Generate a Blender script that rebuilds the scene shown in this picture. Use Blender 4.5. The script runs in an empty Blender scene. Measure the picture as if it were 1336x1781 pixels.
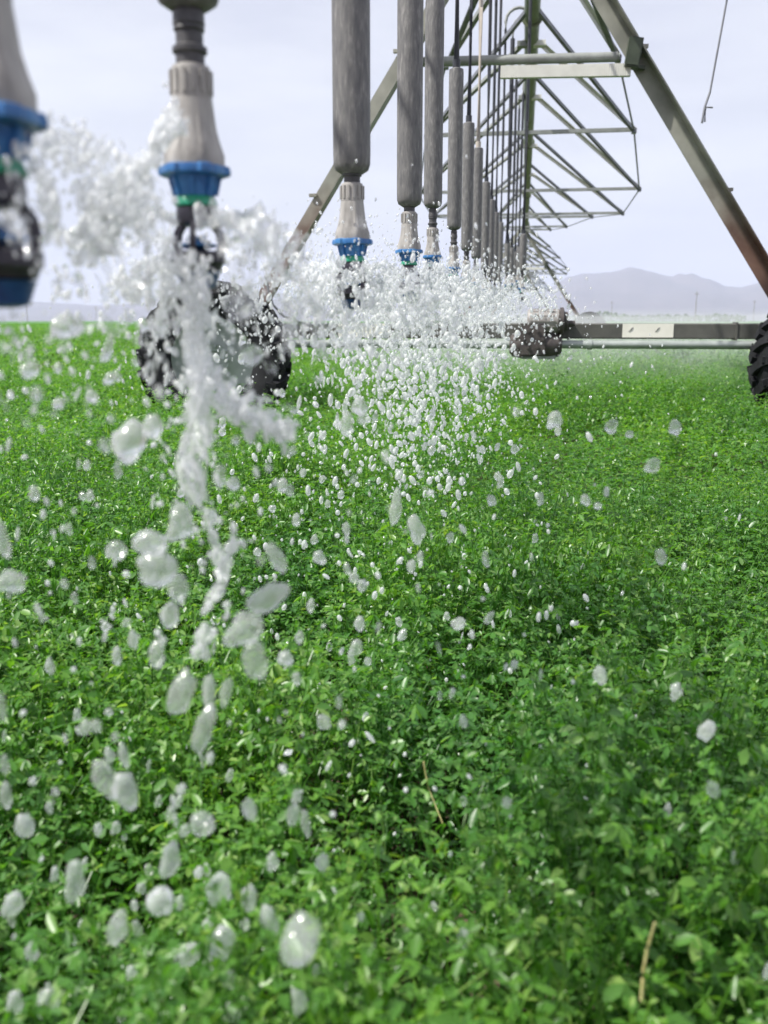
import bpy, bmesh, math, random
import numpy as np
from mathutils import Vector, Matrix, noise as mnoise

random.seed(7)
rng = np.random.default_rng(11)
sc = bpy.context.scene
col = sc.collection
R = math.radians

# ------------------------------------------------------------------ camera
# world: Y runs along the irrigation pipe, X to the right, Z up; metres
HC = 0.82                       # eye height
FPX = 1600.0                    # focal length in photo pixels (1336 x 1781)
PITCH = math.atan(332.5 / 1600)
YAW = R(8.42)
cam_d = bpy.data.cameras.new('camera')
cam = bpy.data.objects.new('camera', cam_d)
col.objects.link(cam)
cam.location = (0, 0, HC)
cam.rotation_euler = (R(90) - PITCH, 0, YAW)
cam_d.sensor_fit = 'VERTICAL'
cam_d.angle_y = 2 * math.atan(890.5 / FPX)
cam_d.clip_start = 0.03
cam_d.clip_end = 30000
cam_d.dof.use_dof = True
cam_d.dof.focus_distance = 2.3
cam_d.dof.aperture_fstop = cam_d.lens / 1000 / 0.0058     # a pupil of 5.8 mm
sc.camera = cam

RV = Vector((math.cos(YAW), math.sin(YAW), 0))
FH = Vector((-math.sin(YAW), math.cos(YAW), 0))
FV = FH * math.cos(PITCH) - Vector((0, 0, 1)) * math.sin(PITCH)
UV = FH * math.sin(PITCH) + Vector((0, 0, 1)) * math.cos(PITCH)
EYE = Vector((0, 0, HC))

def at(px, py, Y):
    d = FV * FPX + RV * (px - 668) - UV * (py - 890.5)
    return EYE + d * (Y / d.y)

def proj(p):
    v = Vector(p) - EYE
    z = v.dot(FV)
    if z < 0.02:
        return None
    return 668 + FPX * v.dot(RV) / z, 890.5 - FPX * v.dot(UV) / z, z

# ------------------------------------------------------------------ sky, sun, exposure
SUN_EL, SUN_AZ = R(54), R(-116)          # azimuth from +Y, clockwise seen from above
sdir = Vector((math.sin(SUN_AZ) * math.cos(SUN_EL), math.cos(SUN_AZ) * math.cos(SUN_EL), math.sin(SUN_EL)))
sl = bpy.data.lights.new('sun', 'SUN')
sl.energy = 4.3
sl.angle = R(0.6)
sl.color = (1.0, 0.965, 0.9)
so = bpy.data.objects.new('sun', sl)
col.objects.link(so)
so.rotation_euler = (-sdir).to_track_quat('-Z', 'Y').to_euler()
so.location = sdir * 50

w = bpy.data.worlds.new('World')
sc.world = w
w.use_nodes = True
nt = w.node_tree
nt.nodes.clear()
def N(t, **kw):
    n = nt.nodes.new(t)
    for k, v in kw.items():
        setattr(n, k, v)
    return n
sky = N('ShaderNodeTexSky', sky_type='NISHITA', sun_disc=False)
sky.sun_elevation = SUN_EL
sky.sun_rotation = SUN_AZ
sky.dust_density = 3.0
bg1 = N('ShaderNodeBackground')
bg1.inputs[1].default_value = 0.1
nt.links.new(sky.outputs[0], bg1.inputs[0])
tc = N('ShaderNodeTexCoord')
mp = N('ShaderNodeMapping')
mp.inputs['Scale'].default_value = (1.2, 1.2, 5.0)
nz = N('ShaderNodeTexNoise')
nz.inputs['Scale'].default_value = 2.2
nz.inputs['Detail'].default_value = 6
nz.inputs['Roughness'].default_value = 0.55
nt.links.new(tc.outputs['Generated'], mp.inputs[0])
nt.links.new(mp.outputs[0], nz.inputs['Vector'])
rp = N('ShaderNodeValToRGB')
rp.color_ramp.elements[0].position = 0.36
rp.color_ramp.elements[0].color = (0.69, 0.695, 0.82, 1)
rp.color_ramp.elements[1].position = 0.66
rp.color_ramp.elements[1].color = (0.88, 0.88, 0.96, 1)
nt.links.new(nz.outputs[0], rp.inputs[0])
bg2 = N('ShaderNodeBackground')
bg2.inputs[1].default_value = 0.68
nt.links.new(rp.outputs[0], bg2.inputs[0])
mx = N('ShaderNodeMixShader')
mx.inputs[0].default_value = 0.9           # bright thin overcast over most of the blue
wo = N('ShaderNodeOutputWorld')
nt.links.new(bg1.outputs[0], mx.inputs[1])
nt.links.new(bg2.outputs[0], mx.inputs[2])
nt.links.new(mx.outputs[0], wo.inputs[0])

sc.view_settings.view_transform = 'Standard'
sc.view_settings.look = 'None'
sc.view_settings.exposure = 0.72
sc.view_settings.gamma = 1.0
sc.render.engine = 'CYCLES'
sc.cycles.use_denoising = True
sc.cycles.max_bounces = 12
sc.cycles.diffuse_bounces = 3
sc.cycles.glossy_bounces = 3
sc.cycles.transmission_bounces = 10
sc.cycles.transparent_max_bounces = 64
sc.cycles.volume_bounces = 2
sc.cycles.sample_clamp_indirect = 6

# ------------------------------------------------------------------ helpers
class MB:
    """collects shapes, links them as ONE mesh object"""
    def __init__(self):
        self.v = []; self.f = []
    def add(self, vs, fs):
        o = len(self.v)
        self.v += [tuple(p) for p in vs]
        self.f += [tuple(i + o for i in f) for f in fs]
    def box(self, c, s, rot=None):
        vs = [Vector((x * s[0] / 2, y * s[1] / 2, z * s[2] / 2)) for x in (-1, 1) for y in (-1, 1) for z in (-1, 1)]
        if rot is not None:
            vs = [rot @ p for p in vs]
        c = Vector(c)
        self.add([p + c for p in vs], [(0, 1, 3, 2), (4, 6, 7, 5), (0, 4, 5, 1), (2, 3, 7, 6), (0, 2, 6, 4), (1, 5, 7, 3)])
    def sweep(self, pts, prof, up=(0, 0, 1), closed=True, scales=None, caps=True):
        """profile (list of 2d points) swept along a polyline"""
        pts = [Vector(p) for p in pts]
        n = len(prof)
        vs = []; fs = []
        upv = Vector(up)
        for i, p in enumerate(pts):
            if i == 0: t = pts[1] - p
            elif i == len(pts) - 1: t = p - pts[i - 1]
            else: t = (pts[i + 1] - p).normalized() + (p - pts[i - 1]).normalized()
            t = t.normalized()
            a = upv.cross(t)
            if a.length < 1e-3: a = Vector((1, 0, 0)).cross(t)
            a.normalize()
            b = t.cross(a)
            k = scales[i] if scales else 1
            vs += [p + a * (x * k) + b * (y * k) for x, y in prof]
        for i in range(len(pts) - 1):
            for j in range(n):
                k = (j + 1) % n
                fs.append((i * n + j, i * n + k, (i + 1) * n + k, (i + 1) * n + j))
        if caps:
            fs.append(tuple(range(n - 1, -1, -1)))
            fs.append(tuple((len(pts) - 1) * n + j for j in range(n)))
        self.add(vs, fs)
    def tube(self, pts, r, seg=10, scales=None):
        self.sweep(pts, [(r * math.cos(2 * math.pi * j / seg), r * math.sin(2 * math.pi * j / seg)) for j in range(seg)], scales=scales)
    def angle(self, a, b, wd, th, up=(0, -1, 0), s=1):
        """L-section steel angle"""
        prof = [(0, 0), (wd * s, 0), (wd * s, th), (th * s, th), (th * s, wd), (0, wd)]
        if s < 0: prof = prof[::-1]
        self.sweep([a, b], prof, up=up)
    def lathe(self, prof, seg=32, origin=(0, 0, 0), axis='Z', rmod=None, cap=True):
        """prof: list of (r, h)"""
        o = Vector(origin)
        vs = []; fs = []
        for i, (r, h) in enumerate(prof):
            for j in range(seg):
                t = 2 * math.pi * j / seg
                rr = r * (rmod(t, i) if rmod else 1)
                x, y = rr * math.cos(t), rr * math.sin(t)
                p = Vector((x, y, h)) if axis == 'Z' else (Vector((x, h, -y)) if axis == 'Y' else Vector((h, x, y)))
                vs.append(p + o)
        n = len(prof)
        for i in range(n - 1):
            for j in range(seg):
                k = (j + 1) % seg
                fs.append((i * seg + j, i * seg + k, (i + 1) * seg + k, (i + 1) * seg + j))
        if cap:
            fs.append(tuple(range(seg - 1, -1, -1)))
            fs.append(tuple((n - 1) * seg + j for j in range(seg)))
        self.add(vs, fs)
    def mesh(self, name, mat=None, smooth=35):
        me = bpy.data.meshes.new(name)
        me.from_pydata(self.v, [], self.f)
        bm = bmesh.new(); bm.from_mesh(me)
        bmesh.ops.recalc_face_normals(bm, faces=bm.faces)
        bm.to_mesh(me); bm.free()
        if mat: me.materials.append(mat)
        if smooth:
            me.polygons.foreach_set('use_smooth', [True] * len(me.polygons))
            me.set_sharp_from_angle(angle=R(smooth))
        me.update()
        return me
    def build(self, name, mat, parent=None, smooth=35):
        o = bpy.data.objects.new(name, self.mesh(name, mat, smooth))
        col.objects.link(o)
        if parent is not None:
            o.parent = parent
        return o

def bulk_mesh(name, V, loops, starts, mat, smooth=False):
    me = bpy.data.meshes.new(name)
    me.vertices.add(len(V))
    me.vertices.foreach_set('co', np.ascontiguousarray(V, dtype=np.float32).ravel())
    me.loops.add(len(loops))
    me.loops.foreach_set('vertex_index', np.ascontiguousarray(loops, dtype=np.int32))
    me.polygons.add(len(starts))
    me.polygons.foreach_set('loop_start', np.ascontiguousarray(starts, dtype=np.int32))
    if smooth:
        me.polygons.foreach_set('use_smooth', np.ones(len(starts), dtype=bool))
    if mat: me.materials.append(mat)
    me.update(calc_edges=True)
    return me

def tag(o, label=None, cat=None, group=None, kind=None):
    if label: o['label'] = label
    if cat: o['category'] = cat
    if group: o['group'] = group
    if kind: o['kind'] = kind
    return o

def empty(name, loc=(0, 0, 0), rz=0):
    o = bpy.data.objects.new(name, None)
    o.location = loc; o.rotation_euler = (0, 0, rz)
    o.empty_display_size = 0.05
    col.objects.link(o)
    return o

def place(o, parent, loc=(0, 0, 0)):
    o.parent = parent; o.location = loc
    return o

def copy_tree(o, parent=None):
    c = o.copy(); col.objects.link(c); c.parent = parent
    for ch in list(o.children):
        copy_tree(ch, c)
    return c

# ------------------------------------------------------------------ materials
def mat(name):
    m = bpy.data.materials.new(name)
    m.use_nodes = True
    return m, m.node_tree, m.node_tree.nodes['Principled BSDF']

def ramp(t, stops):
    r = t.nodes.new('ShaderNodeValToRGB')
    e = r.color_ramp.elements
    e[0].position, e[0].color = stops[0][0], (*stops[0][1], 1)
    e[1].position, e[1].color = stops[-1][0], (*stops[-1][1], 1)
    for p, c in stops[1:-1]:
        n = e.new(p); n.color = (*c, 1)
    return r

def weathered(name, c0, c1, scale=8, rough=0.5, metal=0.0, stretch=(1, 1, 1), bump=0.15, c2=None, spec=0.5):
    m, t, b = mat(name)
    co = t.nodes.new('ShaderNodeTexCoord')
    mpn = t.nodes.new('ShaderNodeMapping'); mpn.inputs['Scale'].default_value = stretch
    n = t.nodes.new('ShaderNodeTexNoise'); n.inputs['Scale'].default_value = scale
    n.inputs['Detail'].default_value = 8; n.inputs['Roughness'].default_value = 0.65
    t.links.new(co.outputs['Object'], mpn.inputs[0]); t.links.new(mpn.outputs[0], n.inputs['Vector'])
    st = [(0.3, c0), (0.7, c1)] if c2 is None else [(0.28, c0), (0.55, c1), (0.75, c2)]
    r = ramp(t, st)
    t.links.new(n.outputs[0], r.inputs[0]); t.links.new(r.outputs[0], b.inputs['Base Color'])
    b.inputs['Roughness'].default_value = rough
    b.inputs['Metallic'].default_value = metal
    b.inputs['Specular IOR Level'].default_value = spec
    if bump:
        bp = t.nodes.new('ShaderNodeBump'); bp.inputs['Strength'].default_value = bump
        bp.inputs['Distance'].default_value = 0.004
        t.links.new(n.outputs[0], bp.inputs['Height']); t.links.new(bp.outputs[0], b.inputs['Normal'])
    return m

M = {}
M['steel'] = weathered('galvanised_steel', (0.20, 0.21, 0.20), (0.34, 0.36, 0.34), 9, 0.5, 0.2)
M['leg'] = weathered('leg_steel', (0.14, 0.145, 0.115), (0.26, 0.26, 0.215), 6, 0.5, 0.2)
M['brace'] = weathered('brace_steel', (0.12, 0.128, 0.15), (0.22, 0.23, 0.25), 9, 0.5, 0.2)
M['bright'] = weathered('sunlit_steel', (0.62, 0.62, 0.57), (0.78, 0.78, 0.72), 9, 0.55, 0.0)  # steel in sun: the lit brightness is put into the base colour
M['pipe'] = weathered('pipe_crop_reflection', (0.11, 0.14, 0.075), (0.21, 0.24, 0.15), 5, 0.45, 0.15)  # galvanised pipe; green light reflected from the crop is in the base colour
M['weight'] = weathered('weight_plastic', (0.085, 0.085, 0.09), (0.16, 0.157, 0.155), 140, 0.55, 0, (1, 1, 0.22), 0.2, (0.30, 0.29, 0.28))
M['hose'] = weathered('hose_rubber', (0.018, 0.02, 0.027), (0.05, 0.055, 0.065), 20, 0.45)
M['palehose'] = weathered('pale_hose', (0.42, 0.38, 0.33), (0.55, 0.5, 0.45), 20, 0.5)
M['barb'] = weathered('barb_plastic', (0.03, 0.03, 0.035), (0.09, 0.088, 0.09), 60, 0.5)
M['tan'] = weathered('tan_plastic', (0.19, 0.182, 0.172), (0.34, 0.325, 0.305), 60, 0.45, 0, (1, 1, 0.3), 0.15, (0.46, 0.45, 0.43))
M['blue'] = weathered('blue_plastic', (0.015, 0.085, 0.27), (0.05, 0.21, 0.46), 50, 0.35, 0, (1, 1, 1), 0.1)
M['navy'] = weathered('navy_plastic', (0.006, 0.025, 0.11), (0.02, 0.08, 0.24), 50, 0.4, 0, (1, 1, 1), 0.1)
M['green'] = weathered('green_plastic', (0.008, 0.19, 0.105), (0.02, 0.3, 0.17), 50, 0.35, 0, (1, 1, 1), 0.05)
M['black'] = weathered('black_plastic', (0.012, 0.011, 0.018), (0.035, 0.03, 0.045), 50, 0.35, 0, (1, 1, 1), 0.1)
M['tyre'] = weathered('tyre_rubber', (0.006, 0.0065, 0.008), (0.018, 0.019, 0.022), 14, 0.75, 0, (1, 1, 1), 0.4, None, 0.25)
M['rim'] = weathered('rim_steel', (0.26, 0.295, 0.27), (0.38, 0.42, 0.39), 6, 0.5, 0.1)
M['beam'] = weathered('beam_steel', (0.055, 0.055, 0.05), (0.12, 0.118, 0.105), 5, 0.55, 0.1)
M['shaft'] = weathered('shaft_steel', (0.26, 0.29, 0.27), (0.42, 0.46, 0.43), 8, 0.35, 0.3)
M['motor'] = weathered('motor_paint', (0.2, 0.185, 0.175), (0.32, 0.3, 0.285), 15, 0.5)
M['gear'] = weathered('gear_iron', (0.035, 0.03, 0.03), (0.09, 0.075, 0.07), 22, 0.6)
M['sticker'] = weathered('sticker_vinyl', (0.7, 0.68, 0.6), (0.82, 0.8, 0.72), 6, 0.5, 0, (1, 1, 1), 0)
M['ink'] = weathered('sticker_ink', (0.08, 0.08, 0.08), (0.12, 0.12, 0.12), 6, 0.5, 0, (1, 1, 1), 0)
M['box'] = weathered('box_paint', (0.03, 0.042, 0.025), (0.06, 0.078, 0.05), 12, 0.5)
M['straw'] = weathered('straw', (0.36, 0.33, 0.12), (0.55, 0.5, 0.25), 60, 0.6)
M['wood'] = weathered('pole_wood', (0.16, 0.13, 0.11), (0.28, 0.24, 0.2), 3, 0.8)

# legs: steel with a rust-red lower part (real wear with a shape of its own)
def leg_material():
    m, t, b = mat('leg_weathered')
    ge = t.nodes.new('ShaderNodeNewGeometry')
    sx = t.nodes.new('ShaderNodeSeparateXYZ'); t.links.new(ge.outputs['Position'], sx.inputs[0])
    n = t.nodes.new('ShaderNodeTexNoise'); n.inputs['Scale'].default_value = 5; n.inputs['Detail'].default_value = 8
    t.links.new(ge.outputs['Position'], n.inputs['Vector'])
    ma = t.nodes.new('ShaderNodeMath'); ma.operation = 'MULTIPLY_ADD'
    t.links.new(n.outputs[0], ma.inputs[0]); ma.inputs[1].default_value = 0.6
    t.links.new(sx.outputs['Z'], ma.inputs[2])
    mr = t.nodes.new('ShaderNodeMapRange'); mr.inputs['From Min'].default_value = 1.55; mr.inputs['From Max'].default_value = 2.0
    t.links.new(ma.outputs[0], mr.inputs['Value'])
    st = ramp(t, [(0.3, (0.20, 0.205, 0.175)), (0.7, (0.37, 0.37, 0.32))])
    ru = ramp(t, [(0.3, (0.10, 0.052, 0.038)), (0.7, (0.20, 0.115, 0.085))])
    t.links.new(n.outputs[0], st.inputs[0]); t.links.new(n.outputs[0], ru.inputs[0])
    mi = t.nodes.new('ShaderNodeMixRGB')
    t.links.new(mr.outputs[0], mi.inputs[0]); t.links.new(ru.outputs[0], mi.inputs[1]); t.links.new(st.outputs[0], mi.inputs[2])
    t.links.new(mi.outputs[0], b.inputs['Base Color'])
    b.inputs['Roughness'].default_value = 0.5
    return m
M['legw'] = leg_material()

def leaf_material():
    m, t, b = mat('alfalfa_leaf')
    ge = t.nodes.new('ShaderNodeNewGeometry')
    n = t.nodes.new('ShaderNodeTexNoise'); n.inputs['Scale'].default_value = 2.3; n.inputs['Detail'].default_value = 3
    t.links.new(ge.outputs['Position'], n.inputs['Vector'])
    r1 = ramp(t, [(0.0, (0.060, 0.18, 0.034)), (0.45, (0.090, 0.255, 0.040)), (0.8, (0.14, 0.32, 0.055)), (1.0, (0.22, 0.37, 0.12))])
    t.links.new(ge.outputs['Random Per Island'], r1.inputs[0])
    r2 = ramp(t, [(0.35, (0.8, 0.88, 1.0)), (0.65, (1.2, 1.1, 0.8))])
    t.links.new(n.outputs[0], r2.inputs[0])
    mi = t.nodes.new('ShaderNodeMixRGB'); mi.blend_type = 'MULTIPLY'; mi.inputs[0].default_value = 1
    t.links.new(r1.outputs[0], mi.inputs[1]); t.links.new(r2.outputs[0], mi.inputs[2])
    t.links.new(mi.outputs[0], b.inputs['Base Color'])
    b.inputs['Roughness'].default_value = 0.36
    b.inputs['Specular IOR Level'].default_value = 0.7
    tr = t.nodes.new('ShaderNodeBsdfTranslucent')
    hs = t.nodes.new('ShaderNodeMixRGB'); hs.blend_type = 'MULTIPLY'; hs.inputs[0].default_value = 1
    t.links.new(mi.outputs[0], hs.inputs[1]); hs.inputs[2].default_value = (1.5, 1.5, 0.5, 1)
    t.links.new(hs.outputs[0], tr.inputs['Color'])
    ms = t.nodes.new('ShaderNodeMixShader'); ms.inputs[0].default_value = 0.5
    out = t.nodes['Material Output']
    t.links.new(b.outputs[0], ms.inputs[1]); t.links.new(tr.outputs[0], ms.inputs[2]); t.links.new(ms.outputs[0], out.inputs[0])
    return m
M['leaf'] = leaf_material()

def water_material(name, clear, rough=0.3, trans=0.35, vary=0):
    m, t, b = mat(name)
    b.inputs['Base Color'].default_value = (0.93, 0.955, 0.97, 1)
    b.inputs['Roughness'].default_value = rough
    b.inputs['IOR'].default_value = 1.33
    b.inputs['Transmission Weight'].default_value = trans
    b.inputs['Coat Weight'].default_value = 1.0
    b.inputs['Coat Roughness'].default_value = 0.1
    b.inputs['Coat IOR'].default_value = 1.5
    tr = t.nodes.new('ShaderNodeBsdfTransparent')
    ms = t.nodes.new('ShaderNodeMixShader'); ms.inputs[0].default_value = clear
    if vary:
        oi = t.nodes.new('ShaderNodeObjectInfo'); mr = t.nodes.new('ShaderNodeMapRange')
        mr.inputs['To Min'].default_value = clear - vary; mr.inputs['To Max'].default_value = clear + vary
        t.links.new(oi.outputs['Random'], mr.inputs['Value']); t.links.new(mr.outputs[0], ms.inputs[0])
    t.links.new(b.outputs[0], ms.inputs[1]); t.links.new(tr.outputs[0], ms.inputs[2])
    t.links.new(ms.outputs[0], t.nodes['Material Output'].inputs[0])
    return m
M['water'] = water_material('drop_water', 0.40, 0.08, 0.7, .16)
M['foam'] = water_material('aerated_water', 0.56, 0.15, 0.35)
M['spray'] = water_material('spray_water', 0.38, 0.15, 0.4)
M['film'] = water_material('clear_water', 0.78, 0.1)

# ------------------------------------------------------------------ ground, hills, far things
def soil():
    m, t, b = mat('soil')
    n = t.nodes.new('ShaderNodeTexNoise'); n.inputs['Scale'].default_value = 6; n.inputs['Detail'].default_value = 8
    ge = t.nodes.new('ShaderNodeNewGeometry'); t.links.new(ge.outputs['Position'], n.inputs['Vector'])
    r = ramp(t, [(0.3, (0.045, 0.032, 0.02)), (0.7, (0.12, 0.088, 0.058))])
    t.links.new(n.outputs[0], r.inputs[0]); t.links.new(r.outputs[0], b.inputs['Base Color'])
    b.inputs['Roughness'].default_value = 0.9
    return m
g = MB()
S = 9000
g.add([(-S, -S, 0), (S, -S, 0), (S, S, 0), (-S, S, 0)], [(0, 1, 2, 3)])
tag(g.build('ground', soil(), smooth=0), kind='structure')

def crop_sheet():
    m, t, b = mat('far_crop')
    n = t.nodes.new('ShaderNodeTexNoise'); n.inputs['Scale'].default_value = 0.35; n.inputs['Detail'].default_value = 10
    n.inputs['Roughness'].default_value = 0.75
    ge = t.nodes.new('ShaderNodeNewGeometry'); t.links.new(ge.outputs['Position'], n.inputs['Vector'])
    r = ramp(t, [(0.3, (0.035, 0.12, 0.015)), (0.7, (0.075, 0.21, 0.03))])
    t.links.new(n.outputs[0], r.inputs[0]); t.links.new(r.outputs[0], b.inputs['Base Color'])
    b.inputs['Roughness'].default_value = 0.8
    return m

# hills: a ridge several kilometres off
def hills():
    prof = [(-900, 520), (-600, 528), (-300, 536), (-100, 534), (0, 530), (60, 525), (110, 528), (170, 532), (240, 527), (330, 520), (420, 524), (500, 519), (560, 513),
            (640, 522), (740, 515), (830, 524), (900, 520), (950, 508), (985, 484), (1010, 477), (1060, 474), (1095, 467), (1130, 473), (1170, 482),
            (1200, 478), (1240, 490), (1262, 500), (1290, 500), (1312, 494), (1340, 486), (1400, 478), (1480, 492), (1560, 486), (1700, 510), (1900, 500), (2300, 520)]
    xs = np.arange(-900, 2301, 5.0)
    ys = np.interp(xs, [p[0] for p in prof], [p[1] for p in prof])
    rows = 22
    vs = []; fs = []
    for j in range(rows):
        u = j / (rows - 1)
        Y = 4300 + 2400 * u
        prof_u = math.sin(min(1.0, u / 0.72) * math.pi / 2) ** 1.3 if u < 0.72 else math.cos((u - 0.72) / 0.28 * math.pi / 2)
        for i, x in enumerate(xs):
            top = at(x, ys[i], 6028.0)
            bx = top.x * Y / 6028.0
            nzv = mnoise.fractal(Vector((bx / 420, Y / 420, 3.1)), 0.9, 2.1, 6)
            rid = 1 - abs(mnoise.noise(Vector((bx / 260, Y / 500, 8.0)))) * 0.5
            h = (top.z) * prof_u * (1 + (0.30 * nzv) * (1 - prof_u ** 2 * 0.75)) * (0.62 + 0.38 * (rid if prof_u < 0.98 else 1) ** 1)
            if abs(u - 0.7143) < 0.03: h = top.z
            vs.append((bx, Y, h - 12 * (1 - prof_u)))
    n = len(xs)
    for j in range(rows - 1):
        for i in range(n - 1):
            fs.append((j * n + i, j * n + i + 1, (j + 1) * n + i + 1, (j + 1) * n + i))
    mb = MB(); mb.add(vs, fs)
    m = weathered('hill_rock', (0.075, 0.065, 0.075), (0.13, 0.105, 0.11), 0.004, 0.9, 0, (1, 1, 1), 0)
    tag(mb.build('hills', m, smooth=180), kind='structure')
hills()

# ------------------------------------------------------------------ alfalfa field
def leaflet_near():
    # base, left mid, left upper, tip, right upper, right mid, midrib; unit length along +y, folded about the midrib
    V = np.array([[0, 0, 0], [-.19, .40, .06], [-.185, .78, .06], [0, 1, -.06], [.185, .78, .06], [.19, .40, .06], [0, .5, 0]], float)
    F = [(0, 6, 1), (1, 6, 3, 2), (0, 5, 6), (5, 4, 3, 6)]
    return V, F
def leaflet_far():
    V = np.array([[0, 0, 0], [-.23, .55, .07], [0, 1, -.05], [.23, .55, .07]], float)
    return V, [(0, 3, 2, 1)]

def frame(d, up):
    d = d / np.linalg.norm(d)
    x = np.cross(d, up); x /= (np.linalg.norm(x) + 1e-9)
    z = np.cross(x, d)
    return np.stack([x, d, z], 1)

def make_shoot(r, height, nodes, leaf, near):
    """one alfalfa shoot: stem, then trifoliate leaves; returns verts, faces"""
    V, F = [], []
    LV, LF = leaflet_near() if near else leaflet_far()
    cnt = 0
    def put(vs, fs):
        nonlocal cnt
        V.append(vs); F.extend([tuple(i + cnt for i in f) for f in fs]); cnt += len(vs)
    lean = r.normal(0, .22, 2)
    def stem(t):
        return np.array([lean[0] * t * t * height, lean[1] * t * t * height, t * height])
    if near:
        k = 5
        ring = []
        for i in range(k):
            t = i / (k - 1); p = stem(t); rad = .0016 * (1 - .5 * t)
            for a in range(3):
                ring.append(p + rad * np.array([math.cos(a * 2.094), math.sin(a * 2.094), 0]))
        fs = []
        for i in range(k - 1):
            for a in range(3):
                b = (a + 1) % 3
                fs.append((i * 3 + a, i * 3 + b, i * 3 + 3 + b, i * 3 + 3 + a))
        put(np.array(ring), fs)
    az = r.uniform(0, 6.28)
    for i in range(nodes):
        u = i / max(1, nodes - 1)
        t = .42 + .58 * u ** .9
        p = stem(t)
        az += 2.4 + r.normal(0, .4)
        top = u > .8
        el = r.uniform(.15, .8) + (.5 if top else 0)
        pl = leaf * (r.uniform(.9, 2.3) if not top else r.uniform(.25, .9))
        d = np.array([math.cos(az) * math.cos(el), math.sin(az) * math.cos(el), math.sin(el)])
        q = p + d * pl
        if near and pl > leaf:
            s = np.cross(d, [0, 0, 1]); s = s / np.linalg.norm(s) * .0006
            put(np.array([p - s, p + s, q + s, q - s]), [(0, 1, 2, 3)])
        L = leaf * r.uniform(.75, 1.25) * (.62 if top else 1)
        tilt = r.normal(-.25, .45) + (.6 if top else 0)
        up = np.array([r.normal(0, .35), r.normal(0, .35), 1.0]); up /= np.linalg.norm(up)
        base_az = az + r.normal(0, .3)
        for da, sc_ in ((0, 1.05), (1.15, .95), (-1.15, .95)):
            a = base_az + da + r.normal(0, .15)
            ti = tilt + r.normal(0, .22)
            dd = np.array([math.cos(a) * math.cos(ti), math.sin(a) * math.cos(ti), math.sin(ti)])
            Mx = frame(dd, up)
            vv = LV * L * sc_
            vv = vv * np.array([r.uniform(.85, 1.2), 1, r.uniform(.3, 1.6)])
            put(q + vv @ Mx.T, LF)
    return np.vstack(V), F

def canopy_h(x, y):
    a = np.zeros_like(x)
    for i in range(len(x)):
        a[i] = .15 * mnoise.noise(Vector((x[i] * 1.2, y[i] * 1.2, 1.0))) + .12 * mnoise.noise(Vector((x[i] * 3.1, y[i] * 3.1, 5.0)))
    return np.maximum(a, -.11)

def zone(y0, y1, dens, nvar, height, nodes, leaf, near, seed, xl=(-.72, -.55), xr=(.55, .5), power=1.0):
    r = np.random.default_rng(seed)
    lib = [make_shoot(r, height * r.uniform(.9, 1.1), nodes, leaf * r.uniform(.85, 1.15), near) for _ in range(nvar)]
    ymax_w = (-(xl[0] * y1 + xl[1]) + (xr[0] * y1 + xr[1]))
    n = int(dens * ymax_w * (y1 - y0))
    y = r.uniform(y0, y1, n)
    x = r.uniform(xl[0] * y1 + xl[1], xr[0] * y1 + xr[1], n)
    ok = (x > xl[0] * y + xl[1]) & (x < xr[0] * y + xr[1])
    if y1 < 12:      # gaps between the plants
        gap = np.array([mnoise.noise(Vector((a * 3.0, b * 3.0, 9.0))) for a, b in zip(x, y)])
        ok &= r.uniform(0, 1, n) < np.clip(1.1 + 1.5 * gap, .5, 1)
        gap = gap[ok]
    x, y = x[ok], y[ok]
    n = len(x)
    h = canopy_h(x, y) if y1 < 60 else np.zeros(n)
    sc_ = (height + h) / height * r.uniform(.86, 1.08, n)
    rot = r.uniform(0, 6.283, n)
    Vs, Ls, Ss = [], [], []
    vo = 0; lo = 0
    which = r.integers(0, nvar, n)
    for k in range(nvar):
        idx = np.where(which == k)[0]
        if len(idx) == 0: continue
        V, F = lib[k]
        c, s = np.cos(rot[idx])[:, None], np.sin(rot[idx])[:, None]
        X = V[None, :, 0] * c - V[None, :, 1] * s + x[idx][:, None]
        Y = V[None, :, 0] * s + V[None, :, 1] * c + y[idx][:, None]
        Z = V[None, :, 2] * sc_[idx][:, None] + .004
        P = np.stack([X, Y, Z], 2).reshape(-1, 3)
        fl = np.concatenate([np.array(f) for f in F])
        fs = np.cumsum([0] + [len(f) for f in F])[:-1]
        m = len(idx)
        Ls.append((fl[None, :] + (np.arange(m) * len(V))[:, None] + vo).ravel())
        Ss.append((fs[None, :] + (np.arange(m) * len(fl))[:, None] + lo).ravel())
        Vs.append(P)
        vo += len(P); lo += m * len(fl)
    return np.vstack(Vs), np.concatenate(Ls), np.concatenate(Ss)

def combine(zs):
    V, L, S_ = [], [], []
    vo = lo = 0
    for v, l, s in zs:
        V.append(v); L.append(l + vo); S_.append(s + lo)
        vo += len(v); lo += len(l)
    return np.vstack(V), np.concatenate(L), np.concatenate(S_)

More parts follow.
